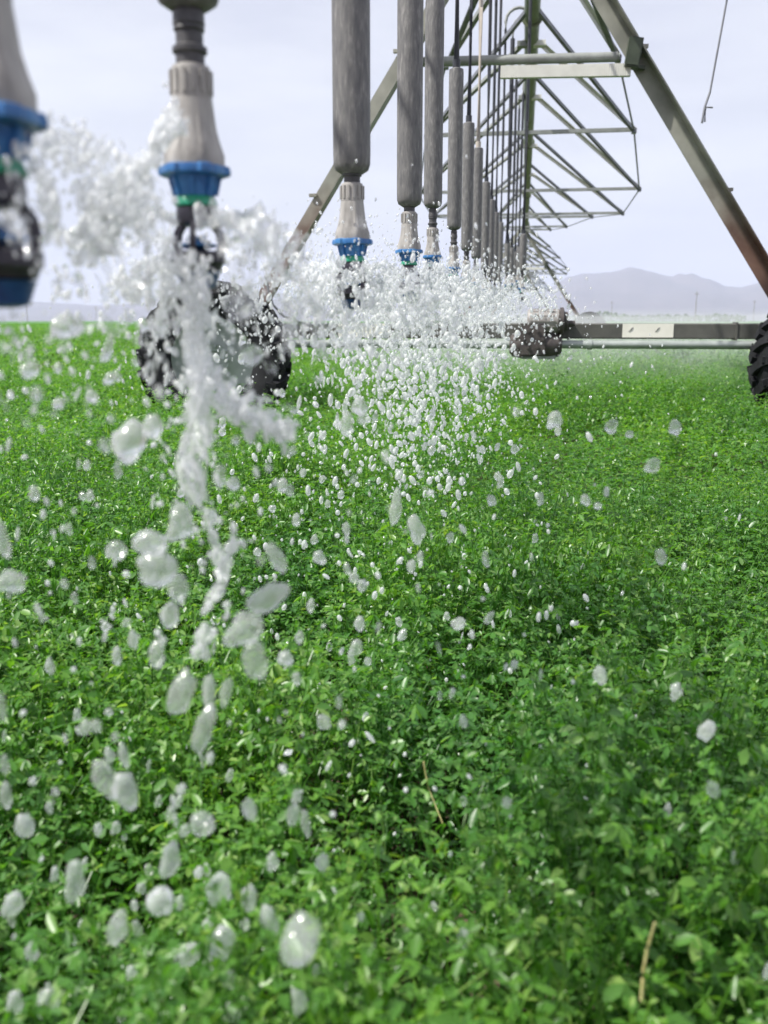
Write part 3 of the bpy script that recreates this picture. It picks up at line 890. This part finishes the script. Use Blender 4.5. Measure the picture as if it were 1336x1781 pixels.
big = [
 (222, 773, 30, 38, .62, .1, 'big grey-white round drop below the left side of the lugged wheel'),
 (265, 743, 18, 24, .62, .1, 'smaller drop touching the upper right of the big round drop under the wheel'),
 (382, 828, 14, 22, .70, .1, 'upright drop right beside the twisted water stream'), (405, 842, 14, 13, .70, 0, None),
 (262, 945, 30, 26, .60, .3, 'upper left lobe of the white drop cluster left of the stream'),
 (312, 914, 25, 30, .60, 0, 'top right drop of the white cluster left of the stream'),
 (276, 992, 36, 32, .60, -.4, 'largest lobe in the middle of the white drop cluster'),
 (311, 1025, 20, 24, .61, 0, None), (295, 1070, 18, 24, .61, .2, 'lowest drop of the white cluster left of the stream'),
 (203, 957, 19, 20, .65, .3, 'wedge-shaped drop standing alone left of the white cluster'),
 (462, 1040, 26, 38, .58, .75, 'slanting bright drop at the top of the right hand cluster'), (424, 1095, 32, 34, .58, .3, 'broad drop in the middle of the right hand cluster'),
 (443, 1150, 24, 33, .58, -.2, 'lowest drop of the right hand cluster'), (483, 973, 15, 28, .62, -.5, 'thin slanting grey drop above the right hand cluster'),
 (497, 1145, 15, 16, .66, -.4, None), (272, 1140, 16, 24, .65, 0, None), (203, 1142, 10, 17, .7, 0, None), (232, 1112, 10, 20, .72, 0, None),
 (18, 1012, 28, 22, .55, .5, 'blob at the left edge level with the white cluster'), (4, 940, 13, 32, .55, -.2, None), (3, 1230, 10, 28, .55, 0, None),
 (312, 1208, 25, 44, .60, .25, 'long leaning drop under the stream, with a bright spot at its top'), (363, 1205, 13, 36, .62, 0, 'narrow drop with the brightest sun glint, under the stream'),
 (392, 1205, 12, 30, .66, .2, None), (353, 1270, 19, 42, .60, .3, 'long slanting drop directly below the sun-glint drop'),
 (365, 1318, 9, 13, .62, 0, None), (216, 1317, 10, 24, .62, -.25, None),
 (184, 1355, 22, 40, .56, -.3, 'left half of the joined pair of drops'), (219, 1375, 23, 36, .56, -.2, 'right half of the joined pair of drops, with a glint'),
 (43, 1435, 17, 24, .58, -.1, 'drop with a bright glint at its lower right near the left edge'), (10, 1385, 12, 24, .58, 0, None), (8, 1330, 10, 20, .6, 0, None),
 (352, 1432, 22, 25, .60, -.5, None), (298, 1415, 11, 16, .64, 0, None), (170, 1445, 9, 12, .66, 0, None), (433, 1408, 14, 22, .62, -.4, None),
 (516, 1385, 11, 14, .66, 0, None), (509, 1417, 14, 22, .64, .1, None), (532, 1432, 10, 28, .68, -.1, None), (320, 1445, 11, 13, .66, 0, None),
 (294, 1497, 19, 34, .58, 0, 'pear-shaped bright drop in the lower left field'), (130, 1532, 20, 40, .56, -.05, 'tall grey drop in the lower left field'),
 (20, 1573, 20, 23, .56, 0, None), (473, 1500, 13, 18, .64, -.3, None), (560, 1500, 14, 17, .64, -.2, 'drop standing alone right of the lower cluster'),
 (278, 1570, 25, 25, .58, .5, 'broad lumpy drop with a glint, below the pear-shaped drop'), (380, 1548, 24, 30, .60, .2, None), (432, 1562, 16, 26, .62, -.1, None),
 (312, 1570, 10, 16, .64, 0, None), (203, 1617, 20, 30, .56, .3, 'oval drop leaning right in the lower left field'), (468, 1603, 17, 28, .60, -.3, 'drop just above and left of the largest round drop'),
 (385, 1640, 26, 30, .60, -.4, None), (326, 1660, 22, 24, .60, .4, None), (518, 1640, 38, 48, .50, .1, 'largest round white drop, near the bottom left of centre'),
 (55, 1655, 14, 18, .6, 0, None), (25, 1745, 17, 26, .54, 0, None), (82, 1743, 21, 27, .54, -.2, 'round drop with a glint in the bottom left corner'), (362, 1608, 12, 15, .64, 0, None),
 (401, 1705, 16, 22, .60, .1, None), (402, 1760, 18, 24, .56, 0, 'drop at the bottom edge under the lower cluster'), (520, 1742, 16, 28, .56, -.2, 'grey drop at the bottom edge below the largest round drop'),
 (240, 1618, 10, 18, .64, -.2, None), (549, 1688, 9, 14, .62, 0, None), (362, 1682, 12, 22, .62, 0, None), (95, 1520, 9, 16, .66, 0, None), (172, 1440, 8, 11, .7, 0, None), (345, 1518, 10, 12, .66, 0, None),
 (1043, 1175, 14, 19, .85, -.4, 'drop alone over the alfalfa right of centre, first of three stepping down right'), (1176, 1202, 14, 16, .85, -.3, 'second of three drops stepping down to the right'),
 (1228, 1272, 16, 18, .80, .3, 'third and largest of three drops stepping down to the right'),
 (1240, 1372, 13, 19, .75, -.5, 'slanting drop near the right edge, below the three stepping drops'), (1160, 1412, 9, 16, .8, 0, None), (806, 1632, 13, 18, .66, 0, 'faint drop at the bottom right of centre'),
 (1334, 1690, 9, 18, .66, 0, 'drop cut by the right edge near the bottom'), (1278, 1495, 9, 16, .75, -.2, None),
 (796, 1085, 15, 13, 1.0, 0, 'round bright drop over the alfalfa in the very middle of the photo'), (618, 1129, 14, 15, .95, .2, 'round drop with a glint below the middle spray'), (625, 1085, 11, 15, .95, 0, None),
 (699, 1105, 10, 12, 1.0, 0, None), (845, 972, 9, 17, 1.1, -.2, None), (964, 733, 16, 15, 1.05, 0, 'round drop right of the spray under the gear motor'), (1064, 742, 13, 15, 1.1, .3, 'first of two drops under the right half of the base beam'),
 (1173, 746, 13, 15, 1.1, -.3, 'second of two drops under the right half of the base beam'), (1134, 812, 15, 14, 1.0, .4, 'drop below and between the two under the right base beam'),
 (688, 886, 12, 28, 1.0, .1, 'tall bright drop in the lower part of the middle spray'), (724, 920, 17, 26, 1.0, -.5, 'slanting drop beside the tall bright one'),
 (602, 920, 9, 14, 1.1, -.2, None), (603, 740, 13, 21, 1.05, 0, None), (625, 709, 16, 17, 1.05, -.4, None), (491, 845, 11, 13, .95, 0, None), (556, 970, 13, 15, .95, -.5, None), (515, 905, 9, 12, 1, 0, None),
 (112, 572, 28, 20, .62, .2, 'broad white drop on the horizon left of the wheel'), (50, 645, 17, 17, .62, .4, 'drop against the field near the left edge'), (186, 610, 10, 24, .65, .3, None),
 (100, 703, 12, 12, .68, 0, None), (160, 690, 12, 14, .68, 0, None), (270, 735, 10, 14, .68, 0, None), (1150, 970, 11, 15, .95, -.3, None),
 (563, 1255, 13, 17, .8, -.4, None), (785, 1206, 6, 12, .9, 0, None), (765, 1210, 6, 12, .9, 0, None), (880, 1160, 6, 9, .9, 0, None), (892, 1158, 7, 11, .9, -.3, None), (940, 1175, 6, 13, .9, 0, None),
 (616, 1005, 10, 12, .95, 0, None), (604, 990, 8, 12, .95, -.3, None), (630, 1020, 10, 12, .95, 0, None), (715, 985, 10, 14, 1, 0, None), (730, 970, 8, 12, 1, 0, None), (783, 935, 9, 11, 1.1, .2, None),
 (805, 920, 7, 9, 1.1, 0, None), (540, 1055, 9, 14, .9, 0, None), (520, 1110, 10, 13, .9, 0, None), (640, 1150, 8, 10, .9, 0, None), (850, 1075, 9, 14, .95, .3, None), (970, 750, 8, 10, 1.2, 0, None),
 (440, 620, 22, 17, .72, -.5, 'white drop in front of the grey wheel disc'), (205, 820, 9, 14, .7, 0, None), (60, 860, 11, 14, .66, 0, None), (120, 920, 8, 12, .7, 0, None), (75, 895, 7, 8, .7, 0, None), (160, 980, 8, 12, .7, 0, None),
 (130, 1040, 8, 12, .7, 0, None), (350, 380, 15, 22, .70, -.3, 'egg-shaped white drop over the black sprinkler head'), (288, 148, 7, 7, .7, 0, None), (1018, 870, 10, 12, 1.0, -.4, None), (1040, 880, 9, 9, 1.0, 0, None), (1055, 855, 7, 9, 1.0, 0, None),
 (940, 870, 8, 12, 1.1, 0, None), (855, 870, 9, 13, 1.1, -.5, None), (870, 840, 8, 12, 1.2, 0, None), (1025, 760, 7, 9, 1.2, 0, None), (1095, 755, 9, 9, 1.1, 0, None), (992, 622, 6, 6, 1.6, 0, 'tiny round glint drop just under the base beam beside the motor'),
]
for b in big:
    px_drop(*b, zone='a')
for i in range(70):     # lesser drops over the lower left field
    x = abs(random.gauss(0, 1)) * 260 + random.uniform(-20, 120); y = random.uniform(1000, 1780)
    px_drop(x, y, random.uniform(5, 11), random.uniform(6, 15), random.uniform(.6, .95), random.uniform(-.4, .4), None, 'a')
for i in range(46):
    x = random.uniform(0, 300); y = random.uniform(570, 1000)
    px_drop(x, y, random.uniform(4, 9), random.uniform(5, 12), random.uniform(.65, .95), random.uniform(-.4, .4), None, 'a')
for i in range(40):
    x = random.uniform(560, 1330); y = random.uniform(880, 1700)
    px_drop(x, y, random.uniform(3.2, 7), random.uniform(4, 10), random.uniform(.8, 1.3), random.uniform(-.4, .4), None, 'b')

# drops thrown by the heads of the row: ballistic, with real sizes
def spray(head, n, v0, v1, tmax, r0, r1, zone, bias=0.6, up=.5):
    for i in range(n):
        az = random.uniform(0, 2 * math.pi)
        v = random.uniform(v0, v1)
        vz = random.uniform(-.5, up)
        t = tmax * random.random() ** bias
        p = head + Vector((math.cos(az) * (.02 + v * t), math.sin(az) * (.02 + v * t), vz * t - 4.9 * t * t))
        if p.z < .26 or (p - EYE).length < .42: continue
        r = r0 + (r1 - r0) * random.random() ** 2.4
        DROPS.append((p, r, r * random.uniform(1, 1.5), random.uniform(-.3, .3), None, zone))
for k, hd in enumerate(HEADS):
    if k < 2: continue
    if hd.y < 10:
        n = int(620 * min(1, 2.2 / hd.y + .5))
        spray(hd, n, .15, 1.25, .37, .0012, .0058 if hd.y < 3 else .0055, 'm', .62)
        spray(hd, int(n * .8), .5, 2.8, .11, .001, .004, 'm', .8, .8)
    else:
        spray(hd, 150, .3, 1.8, .33, .002, .006, 'm', .8)
spray(HEADS[1], 240, .2, 1.0, .36, .001, .0045, 'a', .7)
spray(HEADS[1], 110, .3, 1.6, .12, .0008, .0030, 'a', .8, .2)
spray(HEADS[0], 110, .3, 1.6, .16, .0008, .0032, 'a', .8, .3)

# the 300 that show largest become things, the rest one spray
scored = []
for d in DROPS:
    q = proj(d[0])
    s = -1
    if q and -10 < q[0] < 1346 and -10 < q[1] < 1791:
        s = d[1] * d[2] * (FPX / q[2]) ** 2 + (1e6 if d[4] else 0)
    scored.append((s, d))
scored.sort(key=lambda t: -t[0])
ZL = {'a': ('white water drop falling through the near spray over the left half of the field', 'drops of the near spray'),
      'b': ('small white water drop falling singly over the right half of the field', 'single drops over the right field'),
      'm': ('small white water drop in the spray under the row of grey weights', 'drops of the middle spray')}
rest = []
cnt = 0
for s, (p, rx, rz, tilt, label, zn) in scored:
    if s > 0 and cnt < 296:
        o = bpy.data.objects.new('water_drop', BLOBS[random.randrange(12)])
        col.objects.link(o)
        o.location = p
        o.scale = (rx, rx * random.uniform(.85, 1.1), rz)
        o.rotation_euler = (0, tilt, YAW)
        if label is None and zn == 'a' and proj(p)[0] > 560: zn = 'b' if proj(p)[1] > 880 else 'm'
        tag(o, label or ZL[zn][0], 'water drop', ZL[zn][1])
        cnt += 1
    else:
        rest.append((p, rx, rz))
# still finer drops round each head, for the rest object only
for k, hd in enumerate(HEADS):
    n = (220, 260, 1500, 1300, 1100, 900, 700)[k] if k < 7 else 420
    for i in range(n):
        az = random.uniform(0, 6.28); rr = abs(random.gauss(0, .22)) * (1 if k > 1 else .5); dz = random.gauss(-.01 if k > 1 else -.045, .055 if k > 1 else .03)
        p = hd + Vector((math.cos(az) * rr, math.sin(az) * rr, dz - rr * rr * .6))
        if (p - EYE).length < .4: continue
        r = random.uniform(.0006, .0022)
        rest.append((p, r, r * 1.3))
def cloud(path, n, wpx, r0, r1, Y, dy):
    """fine drops scattered along a polyline given in photo pixels"""
    segs = [math.dist(a, b) for a, b in zip(path[:-1], path[1:])]
    tot = sum(segs)
    for i in range(n):
        q = random.random() * tot; j = 0
        while j < len(segs) - 1 and q > segs[j]:
            q -= segs[j]; j += 1
        u = q / max(segs[j], 1e-6)
        yy = Y + random.gauss(0, dy)
        r = (r0 + (r1 - r0) * random.random() ** 2.5) * yy / FPX
        rest.append((at(path[j][0] + (path[j + 1][0] - path[j][0]) * u + random.gauss(0, wpx),
                        path[j][1] + (path[j + 1][1] - path[j][1]) * u + random.gauss(0, wpx), yy), r, r * random.uniform(1, 1.5)))
cloud([(60, 245), (140, 268), (215, 330), (262, 372)], 420, 24, 1.5, 8, .62, .04)
cloud([(308, 195), (270, 262), (236, 300), (200, 335), (172, 372)], 240, 11, 2, 11, .66, .02)
cloud([(160, 345), (182, 385), (168, 425)], 160, 20, 2.5, 13, .63, .03)
cloud([(72, 300), (86, 350), (98, 425)], 130, 10, 2, 9, .58, .02)
cloud([(40, 262), (15, 320), (18, 370), (30, 430)], 200, 18, 1.5, 8, .50, .012)
cloud([(338, 470), (338, 560), (348, 690)], 460, 15, 1.5, 8, .74, .04)
cloud([(290, 440), (276, 500), (290, 600)], 70, 20, 1.5, 7, .75, .04)
cloud([(205, 505), (250, 478), (310, 468)], 200, 18, 1.5, 8, .74, .04)
cloud([(355, 650), (400, 700), (440, 735), (505, 752)], 200, 14, 2, 9, .68, .03)
cloud([(330, 690), (330, 800), (350, 900), (370, 1000)], 160, 34, 1.5, 6, .68, .05)
cloud([(440, 400), (450, 480), (440, 560)], 70, 38, 1.2, 5, .8, .06)
cloud([(480, 470), (560, 500), (640, 560)], 300, 34, 1.2, 6, 1.3, .15)
cloud([(560, 520), (700, 530), (860, 510)], 900, 30, 1.0, 5.5, 2.2, .5)
cloud([(600, 600), (720, 620), (860, 590)], 700, 42, 1.2, 5.5, 2.2, .5)
cloud([(650, 700), (740, 740), (820, 720)], 420, 62, 1.2, 5.5, 2.0, .4)
cloud([(860, 500), (920, 500), (960, 540)], 320, 24, .8, 3.0, 5.0, 1.2)
def spheres(items, I):
    Vb, Fb = I
    P = np.array([i[0][:] for i in items]); S3 = np.array([(i[1], i[1], i[2]) for i in items])
    Q = Vb[None] * S3[:, None, :]
    if len(items) > 3000:        # the loose spray: stretched and tilted at random
        a = np.clip(rng.normal(0, .4, len(items)), -1, 1)[:, None]; st = rng.uniform(.9, 1.7, len(items))[:, None]
        x, z = Q[:, :, 0].copy(), Q[:, :, 2] * st
        Q[:, :, 0], Q[:, :, 2] = x * np.cos(a) + z * np.sin(a), z * np.cos(a) - x * np.sin(a)
    VV = (Q + P[:, None, :]).reshape(-1, 3)
    FF = (Fb[None] + (np.arange(len(items)) * len(Vb))[:, None, None]).reshape(-1)
    return VV, FF
VV, FF = spheres(rest, I2)
o = bpy.data.objects.new('water_spray', bulk_mesh('water_spray', VV, FF, np.arange(0, len(FF), 3), M['spray'], True))
col.objects.link(o)
tag(o, 'fine white spray of countless tiny drops round the sprinkler heads', 'water spray', kind='stuff')

# joined-up splashes: chains of blobs fused into one liquid surface
def fused(name, items, voxel, label, matname='water', smooth=4):
    VV, FF = spheres(items, I2)
    me = bulk_mesh(name, VV, FF, np.arange(0, len(FF), 3), M[matname], True)
    o = bpy.data.objects.new(name, me)
    col.objects.link(o)
    rm = o.modifiers.new('fuse', 'REMESH'); rm.mode = 'VOXEL'; rm.voxel_size = voxel; rm.use_smooth_shade = True
    sm = o.modifiers.new('soften', 'SMOOTH'); sm.factor = .5; sm.iterations = smooth
    tag(o, label, 'water splash', 'splashes at the two near sprinklers')
    return o
def chain(path, n, wpx, rpx, Y, dy=.03, out=None):
    """blobs scattered along a polyline given in photo pixels, Y metres ahead"""
    out = [] if out is None else out
    segs = [math.dist(a, b) for a, b in zip(path[:-1], path[1:])]
    tot = sum(segs)
    for i in range(n):
        s = random.random() * tot
        j = 0
        while j < len(segs) - 1 and s > segs[j]:
            s -= segs[j]; j += 1
        u = s / max(segs[j], 1e-6)
        x = path[j][0] + (path[j + 1][0] - path[j][0]) * u + random.gauss(0, wpx)
        y = path[j][1] + (path[j + 1][1] - path[j][1]) * u + random.gauss(0, wpx)
        yy = Y + random.gauss(0, dy)
        k = yy / FPX
        r = random.uniform(*rpx) * k * random.choice((.6, .8, 1, 1, 1.2))
        out.append((at(x, y, yy), r, r * random.uniform(.9, 1.3)))
    return out
def streaks(head, n, v0, v1, t0, t1, r0, r1, vz0=-.3, vz1=.7, az0=0, az1=6.283, out=None):
    """short ballistic threads of water leaving a head"""
    out = [] if out is None else out
    for i in range(n):
        az = random.uniform(az0, az1); v = random.uniform(v0, v1); vz = random.uniform(vz0, vz1)
        t = random.uniform(t0, t1); dt = random.uniform(.006, .022); r = random.uniform(r0, r1)
        m = 6
        for k in range(m):
            tt = t + dt * k / m
            p = head + Vector((math.cos(az) * (.012 + v * tt), math.sin(az) * (.012 + v * tt), vz * tt - 4.9 * tt * tt))
            if (p - EYE).length < .4: continue
            rr = r * (.45 + .75 * math.sin(math.pi * (k + .6) / m))
            out.append((p, rr, rr * 1.15))
    return out
def threads(path, n, wpx, lpx, rpx, Y, dy, out=None):
    """falling threads scattered along a polyline given in photo pixels"""
    out = [] if out is None else out
    segs = [math.dist(a, b) for a, b in zip(path[:-1], path[1:])]
    tot = sum(segs)
    for i in range(n):
        s = random.random() * tot
        j = 0
        while j < len(segs) - 1 and s > segs[j]:
            s -= segs[j]; j += 1
        u = s / max(segs[j], 1e-6)
        tx, ty = (path[j + 1][0] - path[j][0]) / segs[j], (path[j + 1][1] - path[j][1]) / segs[j]
        x = path[j][0] + tx * segs[j] * u + random.gauss(0, wpx); y = path[j][1] + ty * segs[j] * u + random.gauss(0, wpx)
        yy = Y + random.gauss(0, dy); k = yy / FPX
        L = random.uniform(*lpx); r = random.uniform(*rpx) * k
        dx, dyy = tx + random.gauss(0, .25), ty + random.gauss(0, .25)
        for q in range(7):
            f = q / 6 - .5
            rr = r * (.4 + .7 * math.cos(f * 2.6))
            out.append((at(x + dx * L * f, y + dyy * L * f, yy), rr, rr * 1.1))
    return out
# splash of the nearest head, left
it = threads([(70, 240), (140, 268), (215, 330), (262, 372)], 60, 20, (8, 30), (1.5, 4.5), .62, .035)
threads([(305, 205), (270, 262), (236, 300), (200, 335), (172, 372)], 46, 8, (8, 22), (2.5, 7), .66, .02, it)
chain([(160, 352), (180, 385), (168, 415)], 60, 16, (5, 12), .63, .02, it)
threads([(72, 300), (86, 350), (98, 415)], 26, 9, (8, 26), (2, 6), .58, .02, it)
threads([(45, 262), (20, 300), (18, 360), (30, 420)], 36, 16, (8, 30), (1.5, 5), .50, .012, it)
threads([(180, 250), (240, 320), (285, 400)], 34, 26, (8, 24), (1, 3.5), .68, .03, it)
fused('water_splash', it, .0012, 'white burst of water between the two nearest sprinklers, against the sky', 'foam', 5)
# splash and falling column of the second head
it = threads([(338, 455), (338, 560), (348, 660), (350, 700)], 105, 11, (18, 60), (2.5, 7.5), .74, .02)
threads([(300, 440), (290, 490), (312, 570)], 34, 12, (12, 44), (2, 6), .75, .03, it)
threads([(205, 505), (250, 478), (310, 468)], 34, 13, (10, 34), (2, 6), .74, .03, it)
threads([(262, 560), (270, 620), (268, 665)], 14, 7, (12, 36), (2, 6), .74, .03, it)
threads([(355, 650), (400, 700), (440, 735), (500, 750)], 44, 12, (10, 30), (3, 9), .68, .025, it)
threads([(405, 690), (440, 692), (474, 700)], 14, 5, (10, 24), (2, 5), .69, .01, it)
fused('water_splash', it, .0013, 'thick white column of water pouring from the second sprinkler over the wheel', 'foam', 5)
# lacy splashes thrown by the heads of the middle row
for k, nm in ((2, 'lacy white splash round the head under the widest grey weight'), (3, 'lacy white splash round the fourth sprinkler head from the left'),
              (4, 'lacy white splash round the fifth sprinkler head from the left'), (5, 'small white splash round the sixth sprinkler head from the left'),
              (6, 'small white splash round the seventh sprinkler head from the left'), (7, 'smallest white splash, under the weight on the pale hose')):
    hd = HEADS[k] + Vector((0, 0, .01))
    it = streaks(hd, 130, .5, 2.6, .0, .10, .0008, .0027, -.5, .6)
    streaks(hd, 50, .1, .5, .03, .2, .0012, .0045, -.6, .1, out=it)
    fused('water_splash', it, .0014 if k < 4 else .002, nm, 'foam', 3)['kind'] = 'stuff'
# twisting rope of water below it
def rope():
    it = threads([(346, 680), (336, 740), (324, 800), (345, 868)], 46, 8, (18, 60), (3, 7.5), .68, .012)
    threads([(353, 690), (354, 780), (352, 872)], 24, 6, (18, 60), (3, 7), .68, .012, it)
    threads([(364, 885), (380, 960), (388, 1005)], 20, 6, (14, 40), (3.5, 9), .67, .01, it)
    threads([(411, 925), (392, 1000), (358, 1062)], 22, 6, (14, 40), (4, 9), .67, .01, it)
    threads([(358, 1085), (352, 1140)], 10, 6, (12, 30), (6, 11), .66, .008, it)
    return it
fused('water_stream', rope(), .0013, 'twisted rope of water falling from the wheel height into the field', 'foam', 3)

# clear films of water thrown off the heads
def film(head, a0, a1, r1, drop, label, seed, holes=.15):
    nu, nv = 110, 60
    vs = []; fs = []; keep = {}
    for j in range(nv):
        v = j / (nv - 1)
        for i in range(nu):
            u = i / (nu - 1)
            a = a0 + (a1 - a0) * u
            n1 = mnoise.fractal(Vector((u * 5 + seed, v * 4, seed)), .8, 2, 4)
            rr = .018 + r1 * v * (1 + .25 * n1)
            z = .012 + .03 * math.sin(v * 2.2) * (1 + n1) - drop * v ** 2 + .006 * mnoise.noise(Vector((u * 22, v * 14, seed * 2)))
            vs.append((head.x + rr * math.sin(a), head.y + rr * math.cos(a), head.z + z))
    for j in range(nv - 1):
        for i in range(nu - 1):
            u, v = i / nu, j / nv
            h = mnoise.fractal(Vector((u * 9 + seed, v * 6, seed * 3.3)), .7, 2, 4)
            if h + holes - .75 * (v - .35) - .4 * max(0, abs(u - .5) - .35) * 4 > 0:
                fs.append((j * nu + i, j * nu + i + 1, (j + 1) * nu + i + 1, (j + 1) * nu + i))
    mb = MB(); mb.add(vs, fs)
    o = mb.build('water_film', M['film'], None, 180)
    so_ = o.modifiers.new('thick', 'SOLIDIFY'); so_.thickness = .0012
    tag(o, label, 'water splash', 'clear films of water at the heads')
film(HEADS[1], R(20), R(150), .10, .13, 'clear ragged film of water falling right of the second sprinkler', 3.1, .3)
film(HEADS[1], R(-150), R(-20), .09, .10, 'clear ragged film of water thrown left of the second sprinkler', 7.7, .15)
film(HEADS[2], R(-170), R(170), .12, .10, 'clear ragged film of water under the widest grey weight', 12.3, .1)

# ------------------------------------------------------------------ far things
def pole(px, top, Y, label):
    p = at(px, 558, Y); h = at(px, top, Y).z
    root = empty('utility_pole', (p.x, Y, 0))
    b = MB(); b.tube([(0, 0, 0), (0, 0, h)], .13, 10, [1, .7]); b.build('shaft', M['wood'], root)
    b = MB(); b.box((0, -.2, h - .9), (1.5, .1, .1))
    for s in (-.7, -.3, .3, .7): b.lathe([(.05, 0), (.07, .1), (.03, .25)], 8, origin=(s, -.2, h - .82))
    b.build('crossarm', M['wood'], root)
    tag(root, label, 'utility pole', 'utility poles along the horizon')
pole(48, 508, 330, 'tallest utility pole, alone on the horizon at far left')
pole(1209, 507, 330, 'utility pole on the right horizon between the tower leg and the mountains')
pole(1063, 524, 480, 'small faint utility pole on the horizon right of the second tower')
pole(168, 532, 560, 'small faint utility pole on the left horizon nearer the splash')
pole(1310, 522, 480, 'small faint utility pole on the horizon at the far right edge')

def treeline():
    m, t, b = mat('far_foliage')
    ge = t.nodes.new('ShaderNodeNewGeometry')
    r = ramp(t, [(0, (0.03, 0.06, 0.02)), (1, (0.08, 0.13, 0.05))])
    t.links.new(ge.outputs['Random Per Island'], r.inputs[0]); t.links.new(r.outputs[0], b.inputs['Base Color'])
    b.inputs['Roughness'].default_value = .8
    mb = MB()
    rr = random.Random(5)
    for i in range(5200):
        x = rr.uniform(700, 1700)
        gap = mnoise.noise(Vector((x * .011, 0, 2)))
        if gap < -.18 or (x < 1040 and rr.random() < .6): continue
        Y = rr.uniform(600, 640)
        hmax = 4.5 + 3.5 * gap + 1.2 * mnoise.noise(Vector((x * .08, 0, 4)))
        z = hmax * rr.random() ** .7
        p = at(x, 558, Y); c = Vector((p.x, Y, z))
        s = rr.uniform(.35, .9)
        a = Vector((rr.gauss(0, 1), rr.gauss(0, 1), rr.gauss(0, 1))).normalized() * s
        bb = a.orthogonal().normalized() * s
        mb.add([c - a, c + bb, c + a, c - bb], [(0, 1, 2, 3)])
    tag(mb.build('treeline', m, smooth=0), 'low far-off line of dark green shrubs along the right horizon', 'trees', kind='stuff')
treeline()

# ------------------------------------------------------------------ air
def haze_box(name, lo, hi, dens, colr, label):
    mb = MB()
    c = [(a + b) / 2 for a, b in zip(lo, hi)]
    mb.box(c, [b - a for a, b in zip(lo, hi)])
    m = bpy.data.materials.new(name); m.use_nodes = True
    t = m.node_tree; t.nodes.clear()
    v = t.nodes.new('ShaderNodeVolumePrincipled'); v.inputs['Density'].default_value = dens; v.inputs['Color'].default_value = (*colr, 1)
    out = t.nodes.new('ShaderNodeOutputMaterial'); t.links.new(v.outputs[0], out.inputs['Volume'])
    o = mb.build(name, m, smooth=0)
    tag(o, label, 'haze', kind='stuff')
    return o
haze_box('water_mist', (-1.5, 7.2, .02), (4.6, 27, .92), .05, (.95, .97, 1.0), 'thin white mist of spray drifting low over the field behind the first tower')
haze_box('haze', (-8990, -8990, -1.0), (8990, 8990, 480), .00018, (.72, .77, .97), 'pale bluish haze fading the distant mountains')
